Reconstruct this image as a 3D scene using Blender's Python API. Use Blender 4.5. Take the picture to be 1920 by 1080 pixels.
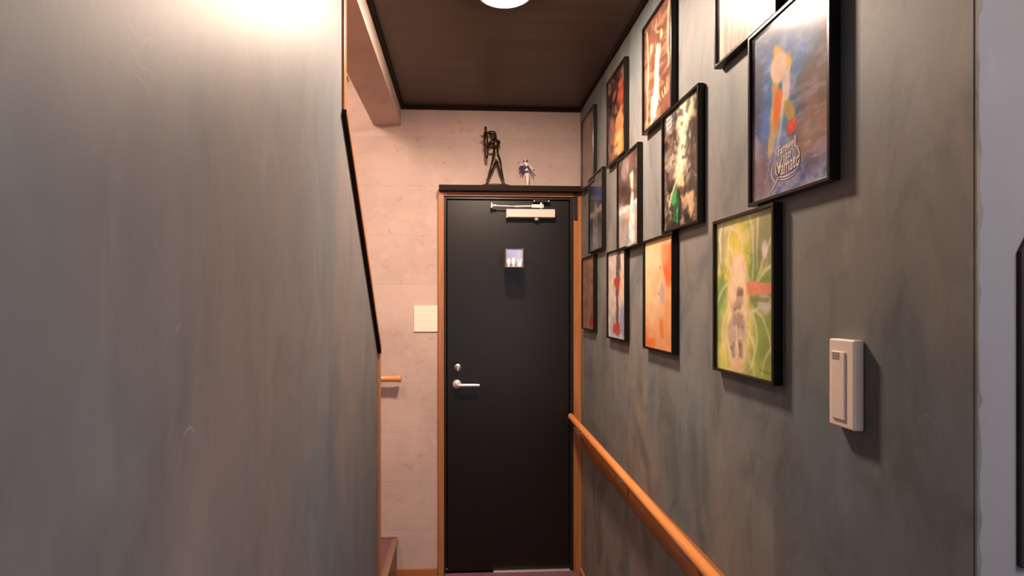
import bpy, bmesh, math, random
import numpy as np
from mathutils import Vector, Matrix

# ------------------------------------------------------------------ camera, exposure, lights
for o in list(bpy.data.objects): bpy.data.objects.remove(o)
S = bpy.context.scene
COL = S.collection
S.view_settings.view_transform = 'Standard'
S.view_settings.look = 'None'
S.view_settings.gamma = 1
S.view_settings.exposure = 0.95
EYE = 1.475
FP = 1000.0; CX = 918.0; CY = 568.0; YAW = math.atan(0.05)
cam = bpy.data.cameras.new('camera'); cam.sensor_width = 36; cam.lens = 36 * FP / 1920
cam.shift_x = (960 - CX) / 1920; cam.shift_y = (CY - 540) / 1920; cam.clip_start = 0.02
co = bpy.data.objects.new('camera', cam); COL.objects.link(co)
co.location = (0, 0, EYE); co.rotation_euler = (math.pi / 2, 0, -YAW); S.camera = co

world = bpy.data.worlds.new('world'); S.world = world; world.use_nodes = True
world.node_tree.nodes['Background'].inputs[0].default_value = (0.55, 0.65, 0.8, 1)
world.node_tree.nodes['Background'].inputs[1].default_value = 0.6

CEIL = 2.523
def area(name, loc, size, sizey, power, color, direction, spread=180):
    l = bpy.data.lights.new(name, 'AREA'); l.shape = 'RECTANGLE'; l.size = size; l.size_y = sizey
    l.energy = power; l.color = color; l.spread = math.radians(spread)
    o = bpy.data.objects.new(name, l); COL.objects.link(o); o.location = loc
    o.rotation_euler = Vector(direction).to_track_quat('-Z', 'Y').to_euler(); return o
def point(name, loc, power, color, rad):
    l = bpy.data.lights.new(name, 'POINT'); l.energy = power; l.color = color; l.shadow_soft_size = rad
    o = bpy.data.objects.new(name, l); COL.objects.link(o); o.location = loc; return o
# daylight through the window behind the camera; overhead fill added in the room beside it
area('window_daylight', (0.62, -2.38, 1.15), 1.0, 1.3, 6.5, (0.82, 0.88, 1.0), (0, 1, 0))
area('room_fill_light', (1.0, -0.35, 2.46), 0.7, 0.7, 17, (1.0, 0.84, 0.78), (0, 0, -1))
# the lamp of the stairwell
point('stairwell_light', (-.72, 1.70, 2.56), 19, (1.0, 0.77, 0.60), 0.07)
LAMP_COL = (1.0, 0.75, 0.57)
LAMP1 = (0.14, 1.765); LAMP2 = (-0.20, 0.64)
LAMP1_STR = 320; LAMP2_STR = 11

# ------------------------------------------------------------------ helpers
def ray(px, py):
    u = (px - CX) / FP; v = (CY - py) / FP
    return (math.sin(YAW) + u * math.cos(YAW), math.cos(YAW) - u * math.sin(YAW), v)
def at_y(px, py, Y):
    d = ray(px, py); t = Y / d[1]; return Vector((d[0] * t, Y, EYE + d[2] * t))
def at_x(px, py, X):
    d = ray(px, py); t = X / d[0]; return Vector((X, d[1] * t, EYE + d[2] * t))

WORG = {}
def obj(name, bm, mat, parent=None, smooth=False, bevel=0, origin=None, seg=2):
    """bmesh in world coordinates -> one mesh object (origin at its base, or under a parent)"""
    bmesh.ops.recalc_face_normals(bm, faces=bm.faces[:])
    me = bpy.data.meshes.new(name)
    if origin is None:
        if parent is not None: org = WORG[parent.name]
        else:
            cs = [v.co for v in bm.verts]
            mn = [min(c[i] for c in cs) for i in range(3)]; mx = [max(c[i] for c in cs) for i in range(3)]
            org = Vector(((mn[0] + mx[0]) / 2, (mn[1] + mx[1]) / 2, mn[2]))
    else: org = Vector(origin)
    bmesh.ops.translate(bm, vec=-org, verts=bm.verts[:])
    bm.to_mesh(me); bm.free()
    for m in (mat if isinstance(mat, (list, tuple)) else [mat]): me.materials.append(m)
    if smooth:
        for p in me.polygons: p.use_smooth = True
        try: me.set_sharp_from_angle(angle=math.radians(40))
        except Exception: pass
    o = bpy.data.objects.new(name, me); COL.objects.link(o)
    if parent is not None:
        o.parent = parent; o.location = org - WORG[parent.name]
    else: o.location = org
    WORG[o.name] = org
    if bevel:
        b = o.modifiers.new('bevel', 'BEVEL'); b.width = bevel; b.segments = seg; b.limit_method = 'ANGLE'
    return o
def empty(name, loc):
    o = bpy.data.objects.new(name, None); o.empty_display_size = 0.05; COL.objects.link(o); o.location = loc
    WORG[o.name] = Vector(loc); return o
def tag(o, label=None, cat=None, group=None, kind=None):
    if label: o['label'] = label
    if cat: o['category'] = cat
    if group: o['group'] = group
    if kind: o['kind'] = kind
    return o

def NB(): return bmesh.new()
def box(bm, x0, x1, y0, y1, z0, z1):
    vs = [bm.verts.new(p) for p in ((x0,y0,z0),(x1,y0,z0),(x1,y1,z0),(x0,y1,z0),(x0,y0,z1),(x1,y0,z1),(x1,y1,z1),(x0,y1,z1))]
    for f in ((0,3,2,1),(4,5,6,7),(0,1,5,4),(1,2,6,5),(2,3,7,6),(3,0,4,7)): bm.faces.new([vs[i] for i in f])
    return bm
def bx(*a): return box(NB(), *a)
def prism(bm, pts, axis, a0, a1):
    """extrude a 2-D outline; axis 'x' -> pts are (y,z); 'y' -> (x,z); 'z' -> (x,y)"""
    def mk(p, a):
        return {'x': (a, p[0], p[1]), 'y': (p[0], a, p[1]), 'z': (p[0], p[1], a)}[axis]
    A = [bm.verts.new(mk(p, a0)) for p in pts]; B = [bm.verts.new(mk(p, a1)) for p in pts]
    bm.faces.new(A); bm.faces.new(B[::-1]); n = len(pts)
    for i in range(n): bm.faces.new([A[i], B[i], B[(i+1) % n], A[(i+1) % n]])
    return bm
def tube(bm, p0, p1, r0, r1=None, n=20, cap=True):
    r1 = r0 if r1 is None else r1
    p0 = Vector(p0); p1 = Vector(p1); d = (p1 - p0).normalized()
    a = d.orthogonal().normalized(); b = d.cross(a)
    R0 = [bm.verts.new(p0 + (a*math.cos(t) + b*math.sin(t))*r0) for t in [2*math.pi*i/n for i in range(n)]]
    R1 = [bm.verts.new(p1 + (a*math.cos(t) + b*math.sin(t))*r1) for t in [2*math.pi*i/n for i in range(n)]]
    for i in range(n): bm.faces.new([R0[i], R0[(i+1) % n], R1[(i+1) % n], R1[i]])
    if cap: bm.faces.new(R0[::-1]); bm.faces.new(R1)
    return bm
def lathe(bm, prof, c, axis=(0,0,1), n=32):
    """prof: list of (radius, height along axis)"""
    c = Vector(c); d = Vector(axis).normalized(); a = d.orthogonal().normalized(); b = d.cross(a)
    rings = []
    for r, h in prof:
        if r < 1e-6: rings.append([bm.verts.new(c + d*h)])
        else: rings.append([bm.verts.new(c + d*h + (a*math.cos(2*math.pi*i/n) + b*math.sin(2*math.pi*i/n))*r) for i in range(n)])
    for A, B in zip(rings, rings[1:]):
        for i in range(n):
            j = (i+1) % n
            if len(A) == 1 and len(B) == 1: continue
            if len(A) == 1: bm.faces.new([A[0], B[j], B[i]])
            elif len(B) == 1: bm.faces.new([A[i], A[j], B[0]])
            else: bm.faces.new([A[i], A[j], B[j], B[i]])
    return bm
def path_tube(bm, pts, r, n=12):
    pts = [Vector(p) for p in pts]; rs = r if isinstance(r, (list, tuple)) else [r]*len(pts)
    rings = []; prev = None
    for i, p in enumerate(pts):
        d = (pts[min(i+1, len(pts)-1)] - pts[max(i-1, 0)]).normalized()
        a = d.orthogonal().normalized() if prev is None else (prev - d*prev.dot(d)).normalized()
        prev = a; b = d.cross(a)
        rings.append([bm.verts.new(p + (a*math.cos(2*math.pi*k/n) + b*math.sin(2*math.pi*k/n))*rs[i]) for k in range(n)])
    for A, B in zip(rings, rings[1:]):
        for k in range(n): bm.faces.new([A[k], A[(k+1) % n], B[(k+1) % n], B[k]])
    bm.faces.new(rings[0][::-1]); bm.faces.new(rings[-1])
    return bm
def bez(p0, p1, p2, p3, n=10):
    p0, p1, p2, p3 = map(Vector, (p0, p1, p2, p3))
    return [p0*(1-t)**3 + p1*3*t*(1-t)**2 + p2*3*t*t*(1-t) + p3*t**3 for t in [i/n for i in range(n+1)]]

# ------------------------------------------------------------------ materials
def lin(h):
    h = h.lstrip('#'); c = [int(h[i:i+2], 16)/255 for i in (0, 2, 4)]
    return tuple((x/12.92 if x <= .04045 else ((x+.055)/1.055)**2.4) for x in c)
def mat(name, color, rough=0.5, metal=0.0, spec=0.5, coat=0.0, coat_rough=0.05, noise=0.0, nscale=20, bump=0.0, bscale=60):
    m = bpy.data.materials.new(name); m.use_nodes = True; nt = m.node_tree; b = nt.nodes['Principled BSDF']
    c = (*color, 1)
    b.inputs['Base Color'].default_value = c; b.inputs['Roughness'].default_value = rough
    b.inputs['Metallic'].default_value = metal; b.inputs['Specular IOR Level'].default_value = spec
    b.inputs['Coat Weight'].default_value = coat; b.inputs['Coat Roughness'].default_value = coat_rough
    geo = nt.nodes.new('ShaderNodeNewGeometry')
    if noise:
        n = nt.nodes.new('ShaderNodeTexNoise'); n.inputs['Scale'].default_value = nscale; n.inputs['Detail'].default_value = 5
        nt.links.new(geo.outputs['Position'], n.inputs['Vector'])
        r = nt.nodes.new('ShaderNodeMapRange'); r.inputs[1].default_value = 0.3; r.inputs[2].default_value = 0.7
        r.inputs[3].default_value = 1 - noise; r.inputs[4].default_value = 1 + noise
        nt.links.new(n.outputs['Fac'], r.inputs[0])
        mx = nt.nodes.new('ShaderNodeVectorMath'); mx.operation = 'SCALE'; mx.inputs[0].default_value = color
        nt.links.new(r.outputs[0], mx.inputs['Scale']); nt.links.new(mx.outputs[0], b.inputs['Base Color'])
    if bump:
        n = nt.nodes.new('ShaderNodeTexNoise'); n.inputs['Scale'].default_value = bscale; n.inputs['Detail'].default_value = 4
        nt.links.new(geo.outputs['Position'], n.inputs['Vector'])
        bu = nt.nodes.new('ShaderNodeBump'); bu.inputs['Strength'].default_value = bump; bu.inputs['Distance'].default_value = 0.004
        nt.links.new(n.outputs['Fac'], bu.inputs['Height']); nt.links.new(bu.outputs[0], b.inputs['Normal'])
    return m
class N:
    """small node-building helper"""
    def __init__(s, name):
        s.m = bpy.data.materials.new(name); s.m.use_nodes = True; s.nt = s.m.node_tree; s.b = s.nt.nodes['Principled BSDF']
        s.pos = s.nt.nodes.new('ShaderNodeNewGeometry').outputs['Position']
    def link(s, a, b): s.nt.links.new(a, b)
    def mapping(s, scale, loc=(0,0,0), rot=(0,0,0)):
        n = s.nt.nodes.new('ShaderNodeMapping'); n.inputs['Scale'].default_value = scale; n.inputs['Location'].default_value = loc
        n.inputs['Rotation'].default_value = rot; s.link(s.pos, n.inputs['Vector']); return n.outputs[0]
    def noise(s, vec, scale, detail=4, rough=0.5, dist=0.0):
        n = s.nt.nodes.new('ShaderNodeTexNoise'); n.inputs['Scale'].default_value = scale; n.inputs['Detail'].default_value = detail
        n.inputs['Roughness'].default_value = rough; n.inputs['Distortion'].default_value = dist; s.link(vec, n.inputs['Vector']); return n.outputs['Fac']
    def rng(s, v, a, b, c=0.0, d=1.0, smooth=True):
        n = s.nt.nodes.new('ShaderNodeMapRange'); n.interpolation_type = 'SMOOTHSTEP' if smooth else 'LINEAR'
        for i, x in enumerate((a, b, c, d)): n.inputs[i+1].default_value = x
        s.link(v, n.inputs[0]); return n.outputs[0]
    def mix(s, f, a, b, blend='MIX'):
        n = s.nt.nodes.new('ShaderNodeMix'); n.data_type = 'RGBA'; n.blend_type = blend
        for sock, v in ((n.inputs[0], f), (n.inputs[6], a), (n.inputs[7], b)):
            if hasattr(v, 'links'): s.link(v, sock)
            elif isinstance(v, (int, float)): sock.default_value = v
            else: sock.default_value = (*v, 1)
        return n.outputs[2]
    def math(s, op, a, b=0.0):
        n = s.nt.nodes.new('ShaderNodeMath'); n.operation = op
        for i, v in enumerate((a, b)):
            if hasattr(v, 'links'): s.link(v, n.inputs[i])
            else: n.inputs[i].default_value = v
        return n.outputs[0]
    def sep(s, v):
        n = s.nt.nodes.new('ShaderNodeSeparateXYZ'); s.link(v, n.inputs[0]); return n.outputs
    def bump(s, h, strength, dist=0.003):
        n = s.nt.nodes.new('ShaderNodeBump'); n.inputs['Strength'].default_value = strength; n.inputs['Distance'].default_value = dist
        s.link(h, n.inputs['Height']); s.link(n.outputs[0], s.b.inputs['Normal'])
    def done(s, col, rough=0.6, spec=0.5, coat=0):
        s.link(col, s.b.inputs['Base Color'])
        if hasattr(rough, 'links'): s.link(rough, s.b.inputs['Roughness'])
        else: s.b.inputs['Roughness'].default_value = rough
        s.b.inputs['Specular IOR Level'].default_value = spec; s.b.inputs['Coat Weight'].default_value = coat
        return s.m

def plaster(name, teal, warm, dark, seed=0.0, rough=0.55, streak=1.0, mot=1.0):
    """brushed grey-teal decorative paint: clouds, vertical strokes and small scuffs"""
    n = N(name)
    clouds = n.noise(n.mapping((1, 1, 0.55), (seed, seed*2, 0)), 1.5, 5, 0.55, 0.4)
    strokes = n.noise(n.mapping((6, 6, 0.9+.9*mot), (seed, 0, 3)), 1.3, 6, 0.62, 0.8)
    blot = n.noise(n.mapping((1.6, 1.6, 0.8), (0, seed, 7)), 3.2, 5, 0.6, 1.2)
    fine = n.noise(n.mapping((26, 26, 3.0), (seed, 1, 0)), 2.4, 4, 0.6)
    c = n.mix(n.rng(clouds, .36, .64), teal, warm)
    c = n.mix(n.math('MULTIPLY', n.rng(blot, .46, .66), 0.75*mot), c, dark)
    patch = n.noise(n.mapping((2.2, 2.2, 1.1), (seed, 4, seed)), 4.0, 6, .62, .8)
    c = n.mix(n.math('MULTIPLY', n.rng(patch, .52, .66), .38*mot), c, n.mix(1.0, c, (1.38, 1.38, 1.36), 'MULTIPLY'))
    c = n.mix(n.math('MULTIPLY', n.rng(patch, .46, .34), .42*mot), c, n.mix(1.0, c, (.66, .68, .70), 'MULTIPLY'))
    lt = n.mix(1.0, c, (1.45, 1.45, 1.42), 'MULTIPLY')
    c = n.mix(n.math('MULTIPLY', n.rng(strokes, .5, .78), 0.55*streak), c, lt)
    dk = n.mix(1.0, c, (.72, .72, .72), 'MULTIPLY')
    c = n.mix(n.math('MULTIPLY', n.rng(strokes, .46, .25), 0.55*streak), c, dk)
    c = n.mix(n.math('MULTIPLY', n.rng(fine, .62, .8), 0.25), c, lt)
    # thin pale scratches
    sc = n.noise(n.mapping((3, 3, 1.2), (seed, 5, 2), (0.5, 0.3, 0)), 2.2, 2, 0.4, 1.5)
    s2 = n.math('SUBTRACT', 1.0, n.rng(n.math('ABSOLUTE', n.math('SUBTRACT', sc, 0.5)), 0.0, 0.0022))
    gate = n.rng(n.noise(n.mapping((1, 1, 1), (seed*3, 2, 1)), 4.0, 2), .62, .7)
    c = n.mix(n.math('MULTIPLY', n.math('MULTIPLY', s2, gate), .5), c, (.34, .33, .3))
    g = n.noise(n.pos, 160, 3)
    n.bump(n.math('ADD', n.math('MULTIPLY', g, .5), strokes), .13, .0012)
    return n.done(c, rough, .35)

M = {}
M['teal_right'] = plaster('grey_teal_brushed_paint', (.120, .150, .166), (.192, .168, .150), (.094, .097, .099), 1.3, .55, .6)
M['teal_left'] = plaster('grey_teal_left_paint', (.142, .160, .182), (.190, .170, .166), (.124, .132, .148), 6.1, 0.5, 0.8, .6)
M['grey_wall'] = plaster('pale_grey_paint', (.225, .232, .256), (.220, .220, .235), (.19, .195, .215), 2.2, .6, .2, .25)

def concrete():
    n = N('concrete_look_wallpaper')
    cl = n.noise(n.mapping((1, 1, 1)), 2.6, 5, .6, .5)
    c = n.mix(n.rng(cl, .35, .65), (.58, .435, .385), (.50, .375, .33))
    f = n.noise(n.mapping((1, 1, 1.6)), 16, 6, .65, .4)
    c = n.mix(n.math('MULTIPLY', n.rng(f, .52, .74), .5), c, (.64, .50, .44))
    c = n.mix(n.math('MULTIPLY', n.rng(f, .42, .28), .42), c, (.30, .235, .20))
    # faint horizontal board bands
    z = n.sep(n.pos)[2]
    band = n.math('DIVIDE', z, .262); fl = n.math('FLOOR', band); fr = n.math('SUBTRACT', band, fl)
    tone = n.math('FRACT', n.math('MULTIPLY', n.math('SINE', n.math('MULTIPLY', fl, 12.98)), 43.7))
    c = n.mix(n.math('MULTIPLY', tone, .5), c, n.mix(1.0, c, (.80, .80, .80), 'MULTIPLY'))
    line = n.rng(fr, 0.0, .03, 1.0, 0.0)
    c = n.mix(n.math('MULTIPLY', line, .4), c, (.36, .29, .25))
    # pin holes and small brown specks
    v = n.nt.nodes.new('ShaderNodeTexVoronoi'); v.inputs['Scale'].default_value = 19; n.link(n.pos, v.inputs['Vector'])
    pin = n.math('MULTIPLY', n.rng(v.outputs['Distance'], .045, .09, 1, 0), n.rng(n.noise(n.pos, 3.1, 2), .5, .6))
    c = n.mix(n.math('MULTIPLY', pin, .6), c, (.26, .20, .17))
    n.bump(f, .12, .001)
    return n.done(c, .7, .25)
M['concrete'] = concrete()

def wood(name, a, b, axis, scale=18, rough=.35, coat=.25, spec=.5):
    n = N(name); s = [7.0, 7.0, 7.0]; s[axis] = .55
    g = n.noise(n.mapping(tuple(s)), scale/7, 6, .62, .8)
    g2 = n.noise(n.mapping(tuple(x*4 for x in s)), scale/5, 3, .6)
    c = n.mix(n.rng(g, .35, .68), a, b)
    c = n.mix(n.math('MULTIPLY', n.rng(g2, .5, .75), .35), c, n.mix(1.0, c, (.72, .66, .6), 'MULTIPLY'))
    n.bump(g2, .08, .0006)
    return n.done(c, rough, spec, coat)
WA, WB = (.34, .125, .040), (.46, .185, .065)
M['wood_x'] = wood('oak_stained_x', WA, WB, 0); M['wood_y'] = wood('oak_stained_y', WA, WB, 1); M['wood_z'] = wood('oak_stained_z', WA, WB, 2)
M['rail'] = wood('handrail_wood', (.60, .215, .06), (.74, .29, .09), 1, 14, .3, .4)
M['rail_x'] = wood('handrail_wood_x', (.60, .225, .07), (.72, .29, .10), 0, 14, .3, .4)
M['board'] = wood('rail_board_wood', (.25, .085, .026), (.34, .125, .04), 1, 16, .4, .2)
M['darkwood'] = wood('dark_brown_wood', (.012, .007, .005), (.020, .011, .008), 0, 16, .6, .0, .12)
M['stair'] = wood('stair_riser_wood', (.20, .10, .075), (.26, .14, .10), 1, 16, .45, .1)

def ceiling():
    n = N('dark_wood_grain_ceiling')
    g = n.noise(n.mapping((.8, 16, 1)), 1.6, 6, .6, .4)
    c = n.mix(n.rng(g, .35, .68), (.062, .040, .031), (.082, .054, .041))
    y = n.sep(n.pos)[1]
    fr = n.math('FRACT', n.math('DIVIDE', y, .152))
    c = n.mix(n.math('MULTIPLY', n.rng(fr, 0, .035, 1, 0), .35), c, (.03, .019, .015))
    n.bump(g, .1, .001)
    return n.done(c, .42, .4)
M['ceiling'] = ceiling()
def carpet():
    n = N('purple_carpet'); g = n.noise(n.pos, 220, 3); g2 = n.noise(n.pos, 9, 4)
    c = n.mix(n.rng(g, .3, .7), (.150, .062, .085), (.225, .10, .13)); c = n.mix(n.math('MULTIPLY', n.rng(g2, .4, .6), .3), c, (.13, .07, .09))
    n.bump(g, .5, .002); return n.done(c, .9, .1)
M['carpet'] = carpet()
M['door'] = mat('black_door_steel', (.0075, .0045, .0036), .37, 0, .38, 0, noise=.1, nscale=30, bump=.03, bscale=220)
M['door_frame_black'] = mat('black_metal_frame', (.010, .009, .008), .35, 0, .5, noise=.1)
M['frame_black'] = mat('black_lacquer_frame', (.0062, .0048, .0042), .30, 0, .28, .15, .15, noise=.15, nscale=40)
M['steel'] = mat('brushed_steel', (.62, .59, .56), .3, 1, noise=.06, nscale=90)
M['chrome'] = mat('bright_steel', (.80, .75, .71), .36, .65, noise=.04, nscale=60)
M['closer'] = mat('cream_painted_metal', (.70, .60, .52), .4, 0, noise=.04, nscale=40)
M['plastic'] = mat('cream_plastic', (.78, .64, .56), .38, 0, noise=.02, nscale=30)
M['plastic_line'] = mat('grey_plastic_slot', (.36, .29, .26), .5, 0, noise=.05)
M['rosewood_tip'] = mat('rail_end_wood', (.62, .27, .10), .4, 0, noise=.15, nscale=60)
M['bronze'] = mat('dark_bronze', (.035, .020, .011), .34, .55, noise=.5, nscale=70)
M['bronze_base'] = mat('bronze_base', (.030, .019, .013), .5, .3, noise=.3, nscale=80)
M['fig_white'] = mat('white_painted_resin', (.78, .68, .64), .4, noise=.06, nscale=90)
M['fig_blue'] = mat('violet_blue_resin', (.050, .045, .17), .4, noise=.5, nscale=120)
M['fig_hair'] = mat('auburn_resin', (.16, .075, .06), .4, noise=.3, nscale=120)
M['fig_dark'] = mat('dark_glove_resin', (.07, .035, .03), .4, noise=.2, nscale=90)
M['ceramic'] = mat('white_ceramic', (.86, .82, .82), .25, noise=.03, nscale=60)
M['box_blue'] = mat('pale_blue_panel', (.36, .39, .62), .4, noise=.12, nscale=30)
M['box_side'] = mat('smoky_acrylic_side', (.28, .20, .18), .2, coat=.5, noise=.1, nscale=30)
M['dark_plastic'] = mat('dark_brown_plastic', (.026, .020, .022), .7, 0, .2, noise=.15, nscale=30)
M['white_trim'] = mat('white_paint', (.75, .74, .73), .5, noise=.03)
M['shell_white'] = mat('lamp_ring_white', (.8, .74, .68), .4, noise=.02)
M['bolt'] = mat('pale_bolt_cap', (.62, .50, .45), .4, .2, noise=.05)

def emit(name, col, strength):
    n = N(name); n.b.inputs['Base Color'].default_value = (.8, .8, .8, 1)
    f = n.noise(n.pos, 4, 2); n.link(n.mix(n.math('MULTIPLY', f, .04), col, (1, 1, 1)), n.b.inputs['Emission Color'])
    n.b.inputs['Emission Strength'].default_value = strength; return n.m
M['lamp1'] = emit('lit_lamp_diffuser', LAMP_COL, LAMP1_STR)
M['lamp2'] = emit('lit_lamp_diffuser_near', LAMP_COL, LAMP2_STR)

def glass():
    m = bpy.data.materials.new('clear_acrylic'); m.use_nodes = True; nt = m.node_tree
    nt.nodes.remove(nt.nodes['Principled BSDF']); out = nt.nodes['Material Output']
    t = nt.nodes.new('ShaderNodeBsdfTransparent'); g = nt.nodes.new('ShaderNodeBsdfGlossy'); g.inputs['Roughness'].default_value = .13
    lw = nt.nodes.new('ShaderNodeLayerWeight'); lw.inputs[0].default_value = .5
    pw = nt.nodes.new('ShaderNodeMath'); pw.operation = 'POWER'; pw.inputs[1].default_value = 5; nt.links.new(lw.outputs['Facing'], pw.inputs[0])
    f = nt.nodes.new('ShaderNodeMapRange'); f.inputs[3].default_value = .025; f.inputs[4].default_value = .6; nt.links.new(pw.outputs[0], f.inputs[0])
    no = nt.nodes.new('ShaderNodeTexNoise'); no.inputs['Scale'].default_value = 7
    ge = nt.nodes.new('ShaderNodeNewGeometry'); nt.links.new(ge.outputs['Position'], no.inputs['Vector'])
    bu = nt.nodes.new('ShaderNodeBump'); bu.inputs['Strength'].default_value = .04; bu.inputs['Distance'].default_value = .01
    nt.links.new(no.outputs['Fac'], bu.inputs['Height']); nt.links.new(bu.outputs[0], g.inputs['Normal'])
    x = nt.nodes.new('ShaderNodeMixShader'); nt.links.new(f.outputs[0], x.inputs[0]); nt.links.new(t.outputs[0], x.inputs[1]); nt.links.new(g.outputs[0], x.inputs[2])
    nt.links.new(x.outputs[0], out.inputs[0]); return m
M['glass'] = glass()

# ------------------------------------------------------------------ setting
XR = 0.635; XL = -0.33; YB = 2.86; YC = 0.63     # right wall, left wall, back wall, corner of the right wall
YF = -2.5; XE = 2.0; XS = -1.30; ZS = 3.25       # room behind the camera, stairwell
def struct(name, bm, m, bevel=0, smooth=False): return tag(obj(name, bm, m, bevel=bevel, smooth=smooth), kind='structure')
fl = NB(); box(fl, XS-.1, XE+.1, YF-.1, YB+.1, -.1, 0); struct('floor', fl, M['carpet'])
struct('wall_right', bx(XR, XR+.12, YC+.0005, YB, 0, CEIL), M['teal_right'], bevel=.003)
struct('wall_room_front', bx(XR+.0008, XE, YC-.0015, YC+.12, 0, CEIL), M['grey_wall'])
struct('wall_room_right', bx(XE, XE+.1, YF, YC+.12, 0, CEIL), M['teal_left'])
random.seed(4)
rg = []; zz_ = 0.02
L_, R_ = [], []
while zz_ < CEIL-.02:
    L_.append((XR-.0005-random.random()*.001, zz_)); R_.append((XR+.0012+random.random()**3*.006, zz_)); zz_ += .006+random.random()*.03
struct('trim_9', prism(NB(), L_+R_[::-1], 'y', YC-.0028, YC-.0008), M['teal_right'])
# back wall with the door opening
DX0 = at_y(822, 700, YB).x; DX1 = XR; DZ1 = at_y(960, 356, YB).z
b = NB(); box(b, XS-.1, DX0, YB, YB+.1, 0, ZS); box(b, DX0, XR+.12, YB, YB+.1, DZ1, ZS); struct('wall_back', b, M['concrete'])
struct('wall_behind_door', bx(DX0-.05, XR+.12, YB+.11, YB+.14, 0, 2.3), M['door_frame_black'])
# left wall with its slanted upper corner
YU, ZU = at_x(641, 205, XL).y, at_x(641, 205, XL).z
YL, ZL = at_x(709, 657, XL).y, at_x(709, 657, XL).z
struct('wall_left', prism(NB(), [(YF, 0), (YL, 0), (YL, ZL), (YU, ZU), (YU, 2.42), (YF, 2.42)], 'x', XL-.12, XL), M['teal_left'])
b = NB(); T = .03; pr = .007
nx, nz = (ZU-ZL), (YL-YU); L = math.hypot(nx, nz); nx /= L; nz /= L
# trim on the edge of the left wall: upper upright, slope, lower upright
k = T*(1-nx)/nz if nz else 0
prism(b, [(YU, 2.42), (YU+T, 2.42), (YU+T, ZU+k*.6), (YU, ZU)], 'x', XL-.13, XL+pr)
struct('trim_1', b, M['wood_z'], bevel=.002)
struct('trim_2', prism(NB(), [(YU, ZU), (YU+T, ZU+k*.6), (YL+T, ZL+k*.6), (YL, ZL)], 'x', XL-.13, XL+pr+.004), M['wood_z'], bevel=.002)
struct('trim_3', prism(NB(), [(YL, ZL), (YL+T, ZL+k*.6), (YL+T, 0), (YL, 0)], 'x', XL-.13, XL+pr), M['wood_z'], bevel=.002)
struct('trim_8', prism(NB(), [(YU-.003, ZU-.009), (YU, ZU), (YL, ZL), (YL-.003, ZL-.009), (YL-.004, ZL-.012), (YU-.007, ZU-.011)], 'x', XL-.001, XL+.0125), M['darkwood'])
# beam over the left wall, running to the back wall
struct('beam_left', bx(XL-.145, XL, YF, YB, 2.42, ZS), M['concrete'])
struct('ceiling', bx(XL, XE, YF, YB, CEIL, CEIL+.06), M['ceiling'])
struct('trim_4', bx(XL, XR, YB-.02, YB, CEIL-.018, CEIL), M['darkwood'], bevel=.003)
struct('trim_5', bx(XL, XL+.018, 0, YB-.02, CEIL-.018, CEIL), M['darkwood'], bevel=.003)
struct('trim_6', bx(XR-.012, XR, YC, YB-.02, CEIL-.014, CEIL), M['darkwood'], bevel=.003)
# stairwell shell
struct('wall_stair_left', bx(XS-.1, XS, .6, YB, 0, ZS), M['concrete'])
struct('wall_stair_front', bx(XS-.1, XL-.12, .6, .7, 0, ZS), M['concrete'])
struct('ceiling_stair', bx(XS-.1, XL-.1, .6, YB+.1, ZS, ZS+.05), M['white_trim'])
# room behind the camera
b = NB(); wx0, wx1, wz0, wz1 = .1, 1.15, .45, 1.85
box(b, XL-.12, wx0, YF-.1, YF, 0, CEIL); box(b, wx1, XE+.1, YF-.1, YF, 0, CEIL); box(b, wx0, wx1, YF-.1, YF, 0, wz0); box(b, wx0, wx1, YF-.1, YF, wz1, CEIL)
struct('wall_front', b, M['teal_left'])
w = tag(empty('window_1', ((wx0+wx1)/2, YF-.05, wz0)), kind='structure')
b = NB(); f_ = .04
for a in ((wx0, wx0+f_, wz0, wz1), (wx1-f_, wx1, wz0, wz1), (wx0, wx1, wz0, wz0+f_), (wx0, wx1, wz1-f_, wz1), ((wx0+wx1)/2-.02, (wx0+wx1)/2+.02, wz0, wz1)):
    box(b, a[0], a[1], YF-.07, YF-.03, a[2], a[3])
obj('window_frame', b, M['white_trim'], w); obj('pane', bx(wx0+.02, wx1-.02, YF-.055, YF-.05, wz0+.02, wz1-.02), M['glass'], w)

# baseboards
BBH = at_y(780, 1065, YB).z
struct('baseboard_back', bx(at_y(743, 1060, YB).x, DX0, YB-.012, YB, 0, BBH), M['wood_x'], bevel=.002)
struct('baseboard_right', bx(XR-.012, XR, YC, YB-.035, 0, .058), M['wood_y'], bevel=.002)
struct('baseboard_left', bx(XL, XL+.006, YF, YL, 0, .058), M['wood_y'], bevel=.002)
# raised carpeted sill in front of the door
sl = NB(); sx0, sx1 = DX0+.035, XR-.016
pts = [(sx0, YB-.02), (sx0, YB-.30), (sx1-.0, YB-.30)] + [(sx1-.03+.03*math.cos(t), YB-.085+.05*math.sin(t)) for t in [i*math.pi/2/6 for i in range(7)]] + [(sx1-.03, YB-.02)]
SILL = .040
struct('trim_7', prism(sl, pts, 'z', 0, SILL), M['carpet'], bevel=.003)

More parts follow.
